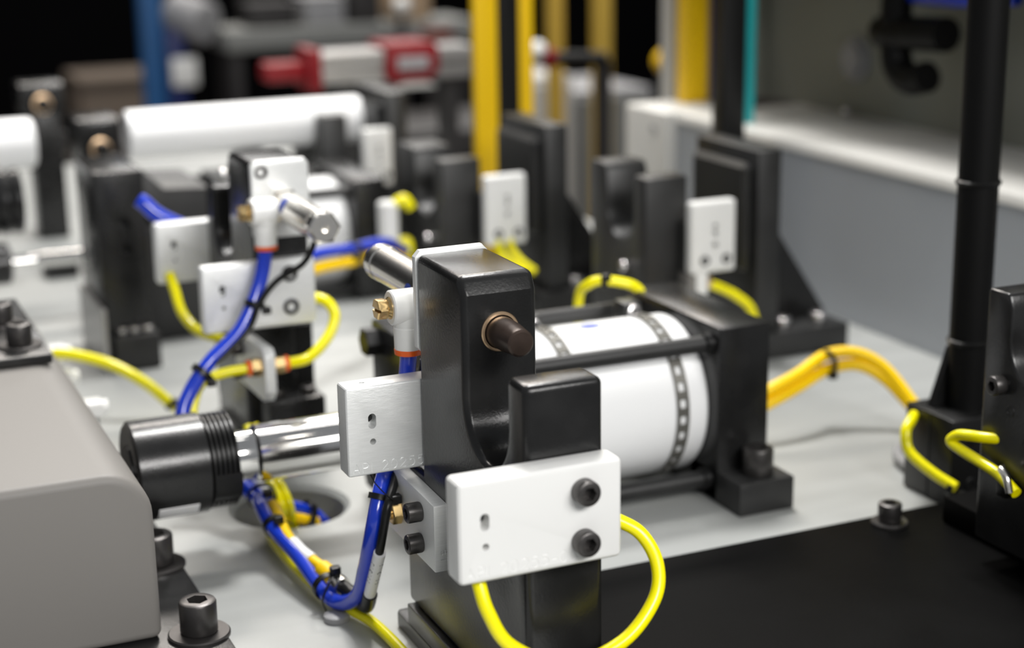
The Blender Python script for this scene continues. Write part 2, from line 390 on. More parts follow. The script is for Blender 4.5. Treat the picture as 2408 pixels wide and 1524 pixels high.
def plate(name, label, x0, x1, y0, y1, z0, z1, slot, hole, txt=None, th=5.4, tx=None, screws=(), r=2.4, sh=(5.0, 5.2), fnt='brushed', topdot=None, grp=None, rr=.30):
    """aluminium sensor plate, sensor face at y0"""
    t = thing(name, label, 'plate', ((x0+x1)/2, y0, z0), grp)
    b = NB(); box(b, x0, x1, y0, y1, z0, z1, r, 3)
    cs = []
    sx, sz, sw, sl = slot
    c = NB(); pts = [(sx+sw*math.cos(a), sz+sl/2-sw+sw*math.sin(a)) for a in [math.pi*i/10 for i in range(11)]]
    pts += [(sx+sw*math.cos(a), sz-sl/2+sw+sw*math.sin(a)) for a in [math.pi+math.pi*i/10 for i in range(11)]]
    prism(c, 'Y', pts, y0-3, y0+6.5); cs.append(c)
    c = NB(); cyl(c, (hole[0], y0-3, hole[1]), (hole[0], y1+3, hole[1]), hole[2], 24); cs.append(c)
    for sxz in screws:
        pass
    if topdot:
        c = NB(); cyl(c, (topdot, (y0+y1)/2, z1-3), (topdot, (y0+y1)/2, z1+3), 1.2, 20); cs.append(c)
    if txt:
        cs.append(stroke_text(txt, lambda x, z: (tx[0]+x, y0-.02, tx[1]+z), th, rr))
    obj('plate_body', cut(b, cs), alu if fnt == 'brushed' else anod, t)
    b = NB(); cyl(b, (sx, y0+5.2, sz), (sx, y0+5.6, sz), sw*1.02, 20); obj('sensor_face', b, blackm, t)
    for (px, pz) in screws:
        obj('screw', screw_bm((px, y0, pz), (0, -1, 0), sh[0], sh[1]), steel if sh[1] > 2 else plast, t)
    return t
plate('sensor_plate', 'brushed aluminium plate engraved API 20255 left of the nearest tower', 202.2, 262, 631.2, 643, 86.8, 126,
      (213.5, 110.5, 1.75, 6.6), (213.6, 101.5, 1.35), 'API 20255', 4.1, (204.6, 88.4), topdot=211.5, r=1.3)
plate('sensor_plate', 'pale aluminium plate with two dark screws engraved API 20255-007 on the nearest tower', 203.0, 268.2, 510.6, 523.2, 85.4, 124.4,
      (213.2, 108.6, 1.75, 6.6), (213.4, 99.2, 1.35), 'API 20255-007', 4.2, (206, 87.8), screws=((252, 114.4), (252, 94.8)), fnt='anod', topdot=211, r=2.2, sh=(4.9, 5.6), rr=.26)
plate('sensor_plate', 'aluminium plate with two dark screw holes crossed by the blue hose', 202.3, 267.6, 879.5, 888, 87.6, 126,
      (214, 111.5, 1.7, 6.4), (214.2, 102, 1.3), 'API 20255', 4.1, (206, 89), screws=((252.5, 117.5), (252.5, 98.5)), sh=(4.6, .9))
plate('sensor_plate', 'small square aluminium plate left of the plate crossed by the blue hose', 202.3, 256, 994, 1003, 91.5, 129.3,
      (213.6, 115, 1.7, 6.4), (213.8, 106, 1.2), 'API 20255', 4.1, (206, 93))

# ------------------------------------------------------------------ air cylinders
def big_cylinder(L, x0, x1, yc, half, ztop, zc, R, xf0, xf1, rod_r, rod_x, tie=(43, 38), foot=True):
    t = thing('air_cylinder', L, 'air cylinder', ((x0+x1)/2, yc, 0))
    b = NB(); box(b, x0, x1, yc-half, yc+half, .5, ztop, 1.2, 2); obj('end_block', b, black, t)
    b = NB(); box(b, xf0, xf1, yc-half, yc+half, .5, ztop, 1.2, 2); obj('front_block', b, black, t)
    b = NB(); rings(b, (xf1-1, yc, zc), (1, 0, 0), [(0, R), (x0-xf1-1.5, R), (x0-xf1+.5, R-1.2), (x0-xf1+1, R-2)], 96); o = obj('barrel', b, barrel, t)
    for sy in (-1, 1):
        for sz in (-1, 1):
            b = NB(); cyl(b, (xf0-6, yc+sy*tie[0], zc+sz*tie[1]), (x0+2, yc+sy*tie[0], zc+sz*tie[1]), 4.6, 24)
            tr = obj('tie_rod', b, blackm, t)
            b = NB(); nut(b, (xf0-8, yc+sy*tie[0], zc+sz*tie[1]), (xf0+.2, yc+sy*tie[0], zc+sz*tie[1]), 7); obj('tie_nut', b, plast, tr)
            b = NB(); cyl(b, (x0-5, yc+sy*tie[0], zc+sz*tie[1]), (x0+.2, yc+sy*tie[0], zc+sz*tie[1]), 6, 24, .5); obj('rod_collar', b, plast, tr)
    b = NB(); rings(b, (rod_x, yc, zc), (1, 0, 0), [(0, rod_r*.86), (22, rod_r*.86), (23, rod_r*.9), (24, rod_r), (xf0+2-rod_x, rod_r)], 64); obj('piston_rod', b, chrome, t)
    b = NB(); cyl(b, (xf0-9, yc, zc), (xf0+1, yc, zc), rod_r*1.7, 40, 1); obj('rod_gland', b, blackm, t)
    return t, o
CYL, BAR = big_cylinder('large white-barrelled air cylinder with black end block beside the nearest tower', 441.3, 472.7, 783, 52, 98, 50, 43.6, 284, 322, 14.6, 178)
b = NB(); prism(b, 'Z', [(441.3, 707.3), (474.8, 707.3), (474.8, 735), (472.5, 735), (472.5, 760), (441.3, 760)], .2, 18.2, .6, 2); ft = obj('foot', b, blackm, CYL)
screw('foot_screw', ft, (459.5, 719.5, 18.2), (0, 0, 1), 8.3, 15)
# rod coupling with its ribbed collar
b = NB(); rings(b, (138.6, 783, 50), (1, 0, 0), [(0, 13), (0, 23), (1.4, 25), (35.4, 25), (36, 24)], 72)
cpl = obj('coupling', b, black, CYL)
b = NB(); cyl(b, (137.8, 783, 50), (139.2, 783, 50), 13.5, 40); obj('bore', b, plast, cpl)
b = NB(); pr = [(0, 21)]
for i in range(6): pr += [(.5+i*2.4, 21.4), (1.0+i*2.4, 23.8), (1.9+i*2.4, 23.8), (2.4+i*2.4, 21.4)]
rings(b, (174.6, 783, 50), (1, 0, 0), pr+[(15.2, 12)], 72)
prism(b, 'X', [(783-17, 34.5), (783-19.5, 36), (783-23, 41.5), (783-24, 50), (783-20, 50)], 176, 189.4)
obj('ribbed_collar', b, plast, cpl)
lp = [(783+rr*math.cos(math.radians(a)), 50+rr*math.sin(math.radians(a))) for rr, aa in ((25.25, (214, 219, 224, 229, 234)), (24.6, (234, 229, 224, 219, 214))) for a in aa]
b = NB(); prism(b, 'X', lp, 148, 168, .2, 1, 60); obj('white_label', b, sleeve, cpl)
b = NB(); cyl(b, (128.3, 783, 50), (138.2, 783, 50), 3.2, 20, .3); obj('rod_end', b, steel, cpl)
def band(x, wd, clampy):
    b = NB(); t = bmesh.new(); N = 124; R0, R1 = 43.75, 44.5
    for k in range(N):
        a0, a1 = 2*math.pi*k/N, 2*math.pi*(k+1)/N
        solid = (k % 4) < 2
        for (xa, xb, use) in ((x-wd/2, x-wd*.26, True), (x-wd*.26, x+wd*.26, solid), (x+wd*.26, x+wd/2, True)):
            if use:
                q = [(xx, 783+R1*math.cos(a), 50+R1*math.sin(a)) for xx, a in ((xa, a0), (xb, a0), (xb, a1), (xa, a1))]
                t.faces.new([t.verts.new(p) for p in q])
    bmesh.ops.remove_doubles(t, verts=t.verts, dist=.01)
    g = bmesh.ops.solidify(t, geom=t.faces[:], thickness=.5); merge(b, t)
    s = thing('clamp_band', None, 'clamp', (x, 783, 93)); return b, s
for xb, cp, lab in ((364, 806, 'perforated clamp band at the tower end of the white barrel'), (424.5, 804, 'perforated clamp band nearest the end block on the white barrel')):
    b, s = band(xb, 7.2, 0); tag(s, lab, 'clamp', 'perforated bands on the white barrel'); obj('strap', b, bandm, s)
    b = NB(); zz = 50+math.sqrt(43.6**2-(cp-783)**2); box(b, xb-5.5, xb+5.5, cp-8, cp+6, zz-1, zz+11, 1.5, 2); obj('buckle', b, blackm, s)
    obj('buckle_screw', screw_bm((xb, cp-8, zz+6), (0, -1, .25), 4.2, 3), zinc, s)
# paper label with a blue oval, wrapped on top of the barrel
lab = thing('barrel_label', 'white label with a blue oval on top of the white barrel', 'label', (395, 783, 92))
def wrap(x0, x1, a0, a1, R, oval=None):
    t = bmesh.new(); b = NB()
    if oval:
        cx, rx, ca, ra = oval
        prev = None
        for k in range(17):
            a = math.pi*(k+.02)/16.04
            row = [t.verts.new((cx-rx*math.cos(a), 783-R*math.sin(ca+ra*math.sin(a)*(q/2-1)), 50+R*math.cos(ca+ra*math.sin(a)*(q/2-1)))) for q in range(5)]
            if prev:
                for q in range(4): t.faces.new((prev[q], prev[q+1], row[q+1], row[q]))
            prev = row
    else:
        N = 12; prev = None
        for k in range(N+1):
            a = a0+(a1-a0)*k/N; row = [t.verts.new((x, 783-R*math.sin(a), 50+R*math.cos(a))) for x in (x0, x1)]
            if prev: t.faces.new((prev[0], prev[1], row[1], row[0]))
            prev = row
    merge(b, t); return b
obj('paper', wrap(372, 418, -.32, .30, 43.75), sleeve, lab)
obj('blue_oval', wrap(0, 0, 0, 0, 43.9, (390, 6.5, 0.04, .085)), bdot, lab)

CYL2, BAR2 = big_cylinder('farther air cylinder with glossy black end block behind the turned-away tower', 414.4, 440.8, 1303, 55, 98, 48, 45, 318, 340, 5.6, 150, tie=(46, 40))
b = NB(); rings(b, (100, 1303, 48), (1, 0, 0), [(0, 14), (1, 16), (52, 16), (54, 12), (54, 6)], 40); obj('coupling', b, black, CYL2)
b = NB(); prof = [(0, 18)]
for i in range(9): prof += [(2+i*10, 25), (7+i*10, 25.5), (9+i*10, 23.5)]
rings(b, (80, 1330, 91), (1, 0, 0), prof, 48)
t = thing('ribbed_roller', 'black ribbed cylinder at the left above the far chrome rod', 'cylinder', (120, 1330, 0)); obj('roller_body', b, black, t)
b = NB(); box(b, 84, 100, 1352, 1364, .3, 90, 1, 1); obj('stand', b, blackm, t); b = NB(); cyl(b, (92, 1340, 88), (92, 1362, 88), 6, 20); obj('stub', b, blackm, t)
# chrome rod of the far row at the left

# ------------------------------------------------------------------ right-hand row: U blocks, stops, sensor plates
def ublock(label, x0, y0, ztop, wd=32, dep=96, arm=17, notch=41, zc=None):
    t = thing('support_block', label, 'support block', (x0+wd/2, y0+dep/2, 0), 'notched black support blocks')
    pr = U_profile(y0, y0+arm, y0+arm+notch, y0+dep, 0, 0, ztop, zc or ztop-27, 20.5, ztop+2, 0, (4, 6))
    b = NB(); prism(b, 'X', pr, x0, x0+wd, 1.8, 2, 50); obj('block_body', b, blackm, t)
    for (yy, zz) in ((y0+26, ztop-64), (y0+8, ztop-92)):
        obj('screw', screw_bm((x0, yy, zz), (-1, 0, 0), 4, 4.5), zinc, t)
    return t
ublock('notched black support block directly behind the large cylinder end block', 521, 960, 135, dep=80, notch=39)
ublock('notched black support block behind the yellow light curtain foot', 455, 1160, 123)
ublock('black support block in front of the white tube right end', 439, 1408, 128, 25, 92, 17, 44, 118)
def stop(label, dx, dy):
    t = thing('end_stop', label, 'stop bracket', (615+dx, 1000+dy, 0), 'black end stops')
    b = NB(); box(b, 606+dx, 624.5+dx, 957+dy, 1040+dy, 19, 147, .8, 2); obj('stop_plate', b, blackm, t)
    b = NB(); prism(b, 'X', [(962+dy, 62), (962+dy, 138), (1034+dy, 138), (1034+dy, 62)], 598+dx, 606.2+dx, 3.2, 1, 50); obj('stop_pad', b, blackm, t)
    b = NB(); prism(b, 'Y', [(624+dx, 19), (624+dx, 146), (626+dx, 106), (682+dx, 22), (682+dx, 19)], 985+dy, 1012+dy, .5, 1); obj('gusset', b, black, t)
    b = NB(); box(b, 598+dx, 681+dx, 952+dy, 1045+dy, .2, 19.2, .8, 2); obj('foot', b, blackm, t)
    for xx, yy in ((634, 966), (664, 966), (650, 1030)):
        obj('screw', screw_bm((xx+dx, yy+dy, 19.2), (0, 0, 1), 6.2, 7), zinc, t)
stop('black end stop with sloped gusset bolted next to the enclosure wall', 0, 0)
stop('black end stop rising behind the yellow light curtain foot', -76, 178)
stop('dark end stop just beyond the white tube right end', -112, 430)
def small_plate(label, x0, x1, y0, z0, z1):
    t = thing('sensor_plate', label, 'plate', ((x0+x1)/2, y0, z0), 'small upright sensor plates')
    b = NB(); box(b, x0, x1, y0, y0+9, z0, z1, 2.6, 4); m = (x0+x1)/2+1
    cs = []
    for zz, r in ((z1-17, 2.0), (z1-22, 2.2), (z1-30, 2.4)):
        c = NB(); cyl(c, (m, y0-2, zz), (m, y0+7, zz), r, 20); cs.append(c)
    obj('plate_body', cut(b, cs), anod, t)
    for xx in (x0+(x1-x0)*.3, x0+(x1-x0)*.78): obj('screw', screw_bm((xx, y0, z0+9), (0, -1, 0), 3.4, 1.4), plast, t)
    b = NB(); box(b, x0-1, x0+8, y0+9, y0+16, z0, z1-14, .5, 1); obj('standoff', b, blackm, t)
small_plate('small upright aluminium plate between support block and gusseted end stop', 547, 581.5, 944, 70, 119)
small_plate('small upright aluminium plate below the yellow light curtain foot', 482, 516, 1140, 58, 112)
small_plate('small upright aluminium plate by the white tube right end', 470, 497, 1384, 66, 117)

# near right tower, mostly outside the frame
t = thing('side_tower', 'black tower cut off by the right edge with a socket screw on its flank', 'clamp tower', (515, 575, 10))
pr = [(500, 20), (500, 122), (518, 122), (541, 100)]
pr = [(505, 22), (505, 108), (520, 108)] + [(548-28*math.cos(math.pi*i/14*.5), 122-18*math.sin(math.pi*i/14*.5)-0) for i in range(0, 15)]
pr = [(505, 22), (505, 125), (530, 125), (530, 122)]+[(552.5-22.5*math.cos(math.pi*i/12), 122-20*math.sin(math.pi*i/12)) for i in range(1, 12)]+[(575, 122), (575, 137), (578, 144), (592, 144), (592, 22)]
b = NB(); prism(b, 'X', pr, 500, 534, 1.6, 3, 50); obj('block_body', b, black, t)
obj('screw', screw_bm((500, 579, 101), (-1, 0, 0), 4.6, 6), steel, t)
for (yy, zz) in ((572, 90), (576, 62), (560, 78)):
    b = NB(); rings(b, (500.1, yy, zz), (-1, 0, 0), [(0, 2.6), (.3, 2.5), (.3, 1.9), (-.0, 1.8)], 20); obj('dowel', b, plast, t)
b = NB(); box(b, 517, 580, 520, 637, 10.3, 24, 1, 2); obj('base_flange', b, blackp, t)
# pole with its clamp block
t = thing('conduit_pole', 'slim black ringed pole standing on a black block at the right', 'pole', (570, 688, 0))
b = NB(); box(b, 547, 606, 669, 709, .3, 49, 1.2, 2); obj('clamp_block', b, plast, t)
b = NB(); box(b, 546.6, 547.4, 687.6, 688.6, 1, 48); obj('split_line', b, plast, t)
b = NB(); cyl(b, (571, 689, 49), (571, 689, 420), 10.6, 36); obj('pole_tube', b, rubber, t)
for zz in (84, 170):
    b = NB(); rings(b, (571, 689, zz), (0, 0, 1), [(0, 10.4), (.4, 11.6), (2.2, 12), (2.8, 11.4), (3.2, 10.4)], 36); obj('ring', b, plast, t)
b = NB(); prism(b, 'Y', [(563, 82), (552, 49), (580, 49), (580, 82)], 694, 698, .4, 1); obj('gusset', b, plast, t)
for zz in (38, 12): obj('screw', screw_bm((561, 669, zz), (0, -1, 0), 4, .6), plast, t)
# black slab on the table
b = NB(); box(b, 272, 760, 330, 658, .2, 10.2, .7, 2); SL = obj('base_slab', b, blackp, None, 'wide matte black slab covering the lower right of the table', 'slab')
t = thing('slab_bolt', 'dark socket bolt with washer at the back edge of the black slab', 'bolt', (491.5, 646, 10.2))
obj('bolt_head', screw_bm((491.5, 646, 12), (0, 0, 1), 6, 9.5), steel, t)
b = NB(); rings(b, (491.5, 646, 10.2), (0, 0, 1), [(0, 9.4), (1.2, 9.4), (1.8, 8.8), (1.8, 4)], 36); obj('washer', b, steel, t)

# ------------------------------------------------------------------ left housing
t = thing('grey_housing', 'light grey rounded housing filling the lower left corner', 'housing', (60, 800, 12))
X1, Z1, R = 128, 90, 21
pts = [(-60, 12), (-60, Z1)]+[(X1-R+R*math.sin(math.pi/2*i/10), Z1-R+R*math.cos(math.pi/2*i/10)) for i in range(11)]+[(X1, 12)]
b = NB(); prism(b, 'Y', pts, 671, 1010, 4.2, 4, 50); obj('cover', b, boxp, t)
b = NB(); box(b, -90, 154.4, 560, 1010, .2, 12, 1, 2); obj('mounting_flange', b, black, t)
for (yy) in (668, 752): 
    s = obj('flange_bolt', screw_bm((143, yy, 13.8), (0, 0, 1), 8.2, 15), steel, t)
    b = NB(); rings(b, (143, yy, 12), (0, 0, 1), [(0, 13.6), (1.2, 13.6), (1.8, 13), (1.8, 7)], 40); obj('washer', b, steel, s)
t = thing('strap_plate', 'black plate with two socket bolts lying on the grey housing', 'plate', (80, 900, 90))
b = NB(); box(b, -30, 117, 854, 985, 90.1, 95.6, 1, 2); obj('plate_body', b, black, t)
for (xx, yy) in ((104, 876), (101, 925)):
    s = obj('bolt', screw_bm((xx, yy, 97), (0, 0, 1), 6.6, 11), steel, t)
    b = NB(); rings(b, (xx, yy, 95.6), (0, 0, 1), [(0, 11.5), (1, 11.5), (1.4, 11), (1.4, 6)], 36); obj('washer', b, steel, s)
for i, (p, lab) in enumerate((((143, 1062, 38), 'upper white push-in fitting behind the black strap plate'), ((146, 1052, 24), 'lower white push-in fitting under the left yellow hose'), ((152, 960, 30), 'white push-in fitting beside the black rod coupling'))):
    t = thing('push_fitting', lab, 'fitting', (p[0], p[1], 0), 'white fittings behind the grey housing')
    L = (22, 20, 11)[i]
    b = NB(); box(b, p[0]-L/2-6, p[0]+L/2, p[1]-6, p[1]+6, p[2]-5, p[2]+5, 1.6, 3); obj('fitting_body', b, white, t)
    b = NB(); cyl(b, (p[0]+L/2-.5, p[1], p[2]), (p[0]+L/2+3, p[1], p[2]), 4.4, 24, .6); obj('collar', b, white, t)
    b = NB(); box(b, p[0]-8, p[0]+2, p[1]-4, p[1]+4, .2, p[2]-4.8, .4, 1); obj('stand', b, blackm, t)

# ------------------------------------------------------------------ hoses and cables
def hose(name, label, cat, pts, r, m, group=None, seg=16):
    return obj(name, tube(NB(), pts, r, seg), m, None, label, cat, group)
HB = hose('air_hose', 'blue hose looping down from the nearest tower to the table hole', 'hose',
  [(237.2, 649, 138), (237, 650, 127), (234, 653, 100), (225.6, 652.6, 78), (220.3, 646, 70), (216.9, 643, 61), (215.7, 646, 50.3), (215.8, 654, 36), (216, 667, 17.2), (212.8, 682, 7.5), (208.5, 694, 8.5), (205, 725, 16), (201.5, 755, 20), (202, 779, 24), (206, 793, 21), (213, 805, 9), (223, 815, -8), (228, 820, -60)], 3.65, blue, 'blue hoses')
hose('air_hose', 'blue hose hanging from the turned-away tower across its two-screw plate', 'hose',
  [(237.2, 869.5, 140), (235.5, 869, 128), (229.5, 866, 112), (217.5, 860, 94), (198, 853, 80), (186, 850, 66), (180, 846, 54), (181, 838, 38), (189, 828, 28), (198, 810, 27), (205, 801, 21), (214, 803, 13), (225, 811, 7.5), (234.5, 813, 3), (244, 815.5, -5), (250, 820, -20), (252, 826, -60)], 4.0, blue, 'blue hoses')
sc_ = thing('sensor_cable', 'black cable with white printed sleeve beside the near blue hose', 'cable', (226, 664, 10))
b = NB(); tube(b, [(245, 651, 128), (241, 655, 98), (232.6, 652.6, 82), (226.9, 645, 75.4), (221, 637, 69.4), (218.9, 637, 60), (217.9, 640, 49.3), (217.7, 648, 34.3), (218.2, 658, 19.6)], 1.95, 14); obj('cable_jacket', b, plast, sc_)
slv = NB(); tube(slv, [(217.8, 640.6, 47), (218.1, 658, 19.8)], 2.75, 24); sv = obj('marker_sleeve', slv, sleeve, sc_)
ax0, ax1 = Vector((217.8, 640.6, 47)), Vector((218.1, 658, 19.8)); dd = (ax1-ax0).normalized()
vcam = Vector((0, 0, 330))-ax0; vcam = (vcam-dd*vcam.dot(dd)).normalized(); side = dd.cross(vcam)
def on_sleeve(a0):
    def f(x, z):
        a = a0+z/2.75
        return ax0+dd*(x+6)+(vcam*math.cos(a)+side*math.sin(a))*2.76
    return f
for a0 in (.45, -1.15):
    obj('print', stroke_text('L.C.11', on_sleeve(a0), 1.9, .15, 1.1), ink, sv)
b = NB(); tube(b, [(218.2, 657, 20.8), (218.6, 662, 14), (218.8, 666, 11.4), (218.4, 673, 11), (217.4, 682, 11.4), (215.6, 689.5, 12)], 3.3, 18); obj('elbow_boot', b, plast, sc_)
b = NB(); rings(b, (215.6, 689, 12), (-.25, .85, .2), [(0, 3.4), (.3, 4.4), (4.6, 4.4), (5, 3.9), (7, 3.9)], 36); obj('threaded_ring', b, nickel, sc_)
ac = thing('extension_cable', 'amber cable with white sleeve running along the near blue hose', 'cable', (207, 740, 0))
b = NB(); tube(b, [(213.6, 698, 13.4), (212, 706, 15), (207.5, 724, 17), (205, 743, 20), (208, 770, 22.5), (211, 788, 19), (219, 800, 9), (227, 806, 2.8), (234.5, 808.5, -1), (241, 812, -8), (244, 818, -60)], 2.9, 16); obj('cable_jacket', b, amber, ac)
b = NB(); tube(b, [(213.8, 696.5, 13.2), (213, 701, 14), (211.5, 707, 15)], 4.3, 18); obj('moulded_plug', b, amber, ac)
b = NB(); tube(b, [(209.5, 716, 16.2), (207.3, 725, 17.2), (205.8, 735, 18.8)], 3.25, 18); obj('marker_sleeve', b, sleeve, ac)
for dx, lab in ((0, 'left yellow lead'), (4.2, 'right yellow lead')):
    hose('signal_lead', lab+' dropping past the chrome rod into the hole', 'cable', [(209+dx, 824, 52), (213+dx, 812, 30), (216+dx, 801, 23), (217.5+dx, 793, 15), (221+dx, 803, 4), (228+dx*.5, 814, -10), (234+dx*.5, 824, -60)], 2.1, yel, 'yellow leads under the rod', 12)
hose('marker_tube', 'short white sleeve beside the yellow leads under the rod', 'sleeve', [(204, 822, 44), (207.5, 810, 28), (211.5, 800, 20)], 3.1, sleeve)
hose('air_hose', 'yellow hose lying on the table under the near blue loop', 'hose', [(223, 600, 4), (222.5, 640, 4), (220.5, 665, 4), (216, 682, 4), (210, 704, 5), (207, 740, 5), (206.5, 770, 5), (210, 796, 4), (216, 812, 3), (226, 822, -10), (232, 828, -60)], 2.6, yel, 'yellow hoses')
hose('air_hose', 'bright yellow hose looping below the nearest two-screw plate', 'hose', [(213, 524, 92), (213.6, 519, 83), (215.3, 514, 72), (222.5, 510, 59), (243, 507, 48.5), (267, 508.5, 52), (283, 513, 64), (287, 518, 76), (283, 524, 87), (274, 530, 93)], 2.65, yel, 'yellow hoses')
hose('air_hose', 'yellow hose curling right from the bracket under the far two-screw plate', 'hose', [(243, 862.5, 71), (257, 866, 71.5), (270, 871, 80), (276.5, 876, 91), (273, 881, 99), (264, 889, 101)], 3.1, yel, 'yellow hoses')
hose('air_hose', 'short yellow hose from the far brass fitting towards the blue hose', 'hose', [(221, 862.5, 71), (210, 864, 70), (200, 865, 67.5), (193, 864, 62), (188, 858, 48), (190, 846, 34)], 2.8, yel, 'yellow hoses')
hose('air_hose', 'yellow hose hanging under the small square far plate', 'hose', [(209.5, 992, 98), (210.3, 985, 90), (211.5, 974, 78), (217, 960, 69.5), (226, 943, 67.5), (236, 925, 66)], 3.1, yel, 'yellow hoses')
hose('sensor_wire', 'thin black wire arcing from the hex-ended cylinder to the blue hose', 'cable', [(254, 832, 152), (257, 843, 143), (251.5, 848, 130), (238, 855, 120), (228.5, 857.5, 108), (222, 857.5, 95), (208, 853, 84.5), (195.5, 850.5, 77), (189, 850, 66)], 1.75, plast)
hose('air_hose', 'yellow hose sagging from the white fittings by the grey housing', 'hose', [(141, 1063, 39), (156, 1049, 39.5), (177, 1034, 34), (195, 1021, 23), (209, 1015, 9), (216, 1012, 4)], 3.5, yel, 'yellow hoses')
for k, (dy, dz) in enumerate(((0, 0), (-2, -7.2))):
    hose('bundled_cable', ('upper', 'lower')[k]+' amber cable arching from the end block to the pole block', 'cable', [(478, 815+dy, 14+dz), (500, 812+dy, 22+dz), (523, 809+dy, 31+dz), (545, 812+dy, 37+dz), (570, 819+dy, 44+dz-1.5*k), (587, 812+dy, 45+dz), (600, 801+dy, 37+dz), (607, 782+dy, 20+dz+k*3), (609, 765+dy, 6+k)], 3.6, amber, 'amber cables behind the end block')
hose('air_hose', 'yellow hose bent around the left side of the pole block', 'hose', [(545.5, 700, 44), (539, 694, 43.5), (533, 690, 39.5), (532, 685, 30), (536, 671, 22.5), (542, 658, 17)], 2.9, yel, 'yellow hoses')
hose('grey_cable', 'grey cable curling on the table by the pole block', 'cable', [(575, 750, 5), (566, 738, 4), (561, 718, 4), (558, 700, 4), (556, 684, 4)], 3.2, dgrey)
hose('air_hose', 'yellow hose loop in front of the black tower at the right edge', 'hose', [(502, 580, 74), (497, 587, 73.5), (495, 593, 72.8), (494, 600, 71), (493, 604, 67), (494, 598, 64.5), (495, 586, 62.5), (496, 573, 60), (496, 560, 55)], 2.6, yel, 'yellow hoses')
hose('air_hose', 'short yellow hose crossing above the back of the white barrel', 'hose', [(417, 850, 6), (417, 850, 60), (416, 847, 92), (418, 838, 101.5), (424, 832, 104.5), (436, 827, 102.5), (443, 826, 99), (446, 824, 94)], 3.0, yel, 'yellow hoses')
hose('air_hose', 'yellow hose running down from a white fitting beside the gusseted end stop', 'hose', [(560, 952, 63), (567, 952, 60), (576, 951, 56), (586, 949, 50), (596, 946, 40), (600, 945, 20)], 3.2, yel, 'yellow hoses')
t = thing('push_fitting', 'white fitting on a stub under the gusseted stop sensor plate', 'fitting', (556, 952, 0)); b = NB(); box(b, 550, 562, 946, 957, 54, 72, 2, 3); obj('fitting_body', b, white, t); b = NB(); cyl(b, (561, 952, 63), (566, 952, 61), 4.2, 24, .5); obj('collar', b, bronze, t); b = NB(); box(b, 546, 553, 946, 959, .2, 70, .6, 1); obj('stub', b, boxp, t)
hose('air_hose', 'blue hose lying across behind the turned-away tower', 'hose', [(280, 1030, 82), (318, 1050, 87), (356, 1080, 82), (390, 1110, 77), (420, 1150, 60)], 3.8, blue, 'blue hoses')
hose('bundled_cable', 'amber cable strapped beneath the rear blue hose', 'cable', [(280, 1028, 73), (318, 1048, 78), (356, 1078, 73.5), (390, 1108, 69), (420, 1148, 52)], 3.9, amber)
hose('air_hose', 'short blue hose end above the small square far plate', 'hose', [(199, 1016, 141), (202, 1014, 138.5), (207, 1012, 133), (216, 1010, 127), (228, 1008, 121)], 5, blue, 'blue hoses')
for k, dx in enumerate((0, 10)):
    hose('air_hose', ('left', 'right')[k]+' yellow hose stub below the plate under the light curtain', 'hose', [(493+dx, 1143, 62), (492+dx, 1138, 55), (495+dx, 1128, 47), (502+dx, 1118, 40)], 3.0, yel, 'yellow hoses')
t = thing('flow_control', 'white tubular flow control with yellow ends behind the far cylinder', 'valve', (420, 1180, 30))
b = NB(); cyl(b, (419, 1182, 52), (419, 1182, 92), 8, 28, 1.5); obj('valve_body', b, white, t)
b = NB(); tube(b, [(424, 1180, 90), (431, 1178, 93), (436, 1177, 86)], 4.2, 14); tube(b, [(424, 1180, 58), (432, 1178, 60), (433, 1177, 50)], 4.2, 14); obj('port', b, yel, t)
b = NB(); cyl(b, (419, 1182, 0), (419, 1182, 53), 5, 20); obj('stem', b, blackm, t)

# cable ties
def tie(label, c, d, r, head, tail=None, wd=1.6, th=.6):
    t = thing('cable_tie', label, 'cable tie', c, 'black cable ties')
    b = NB(); rings(b, Vector(c)-Vector(d).normalized()*wd, d, [(0, r), (0, r+th), (2*wd, r+th), (2*wd, r), (0, r)], 28, (False, False)); obj('strap', b, plast, t)
    b = NB(); hx, hy, hz = head; box(b, hx-2.4, hx+2.4, hy-2.2, hy+2.2, hz-2, hz+2, .7, 2); obj('tie_head', b, plast, t)
    if tail: b = NB(); tube(b, tail, .55, 8, flat=.5); obj('tail', b, plast, t)
tie('black cable tie under the engraved plate on the near blue hose', (220.6, 646.2, 70.4), (-.6, -.45, -1.5), 4.3, (225.6, 639.5, 71), [(225.2, 637.4, 70.5), (222, 636.5, 73), (218.5, 637.5, 77), (216, 641, 81), (214.5, 646, 88)], 1.3, .7)
tie('black cable tie where the near blue hose turns down to the hole', (203, 757, 20), (-.1, .9, .2), 5.4, (203.5, 751, 25.5), [(204, 752, 25), (210, 752, 22), (213, 752, 16)])
tie('black cable tie at the bottom bend of the near blue hose', (209.5, 695, 11.2), (-.15, .9, .2), 6.1, (213.5, 693, 19.2), [(213, 691, 18), (208, 687, 15), (205, 687, 8), (206.5, 687, 2.5)])
tie('black cable tie gathering all hoses above the hole', (207, 793, 22), (.3, .5, -.6), 7.0, (208, 785, 27))
tie('black cable tie on the hose bundle inside the hole', (236, 812, 1), (.9, .2, -.4), 7.0, (236, 805.5, -3))
tie('black cable tie pinning the thin wire to the hanging blue hose', (227, 862, 107), (-.3, -.1, -.9), 5.0, (232, 857, 104), [(224, 858, 108.5), (221.5, 857.5, 110)])
tie('black cable tie low on the hanging blue hose', (193.5, 851.5, 75), (-.8, -.2, -.7), 6.0, (197, 847, 70.5))
tie('black cable tie at the end of the left yellow hose', (209, 1014, 9), (.7, -.2, -.6), 3.8, (212, 1010, 10.5))
tie('dark cable tie at the crest of the amber cables', (570, 817.5, 39.5), (1, .1, .1), 7.6, (570, 811, 33))
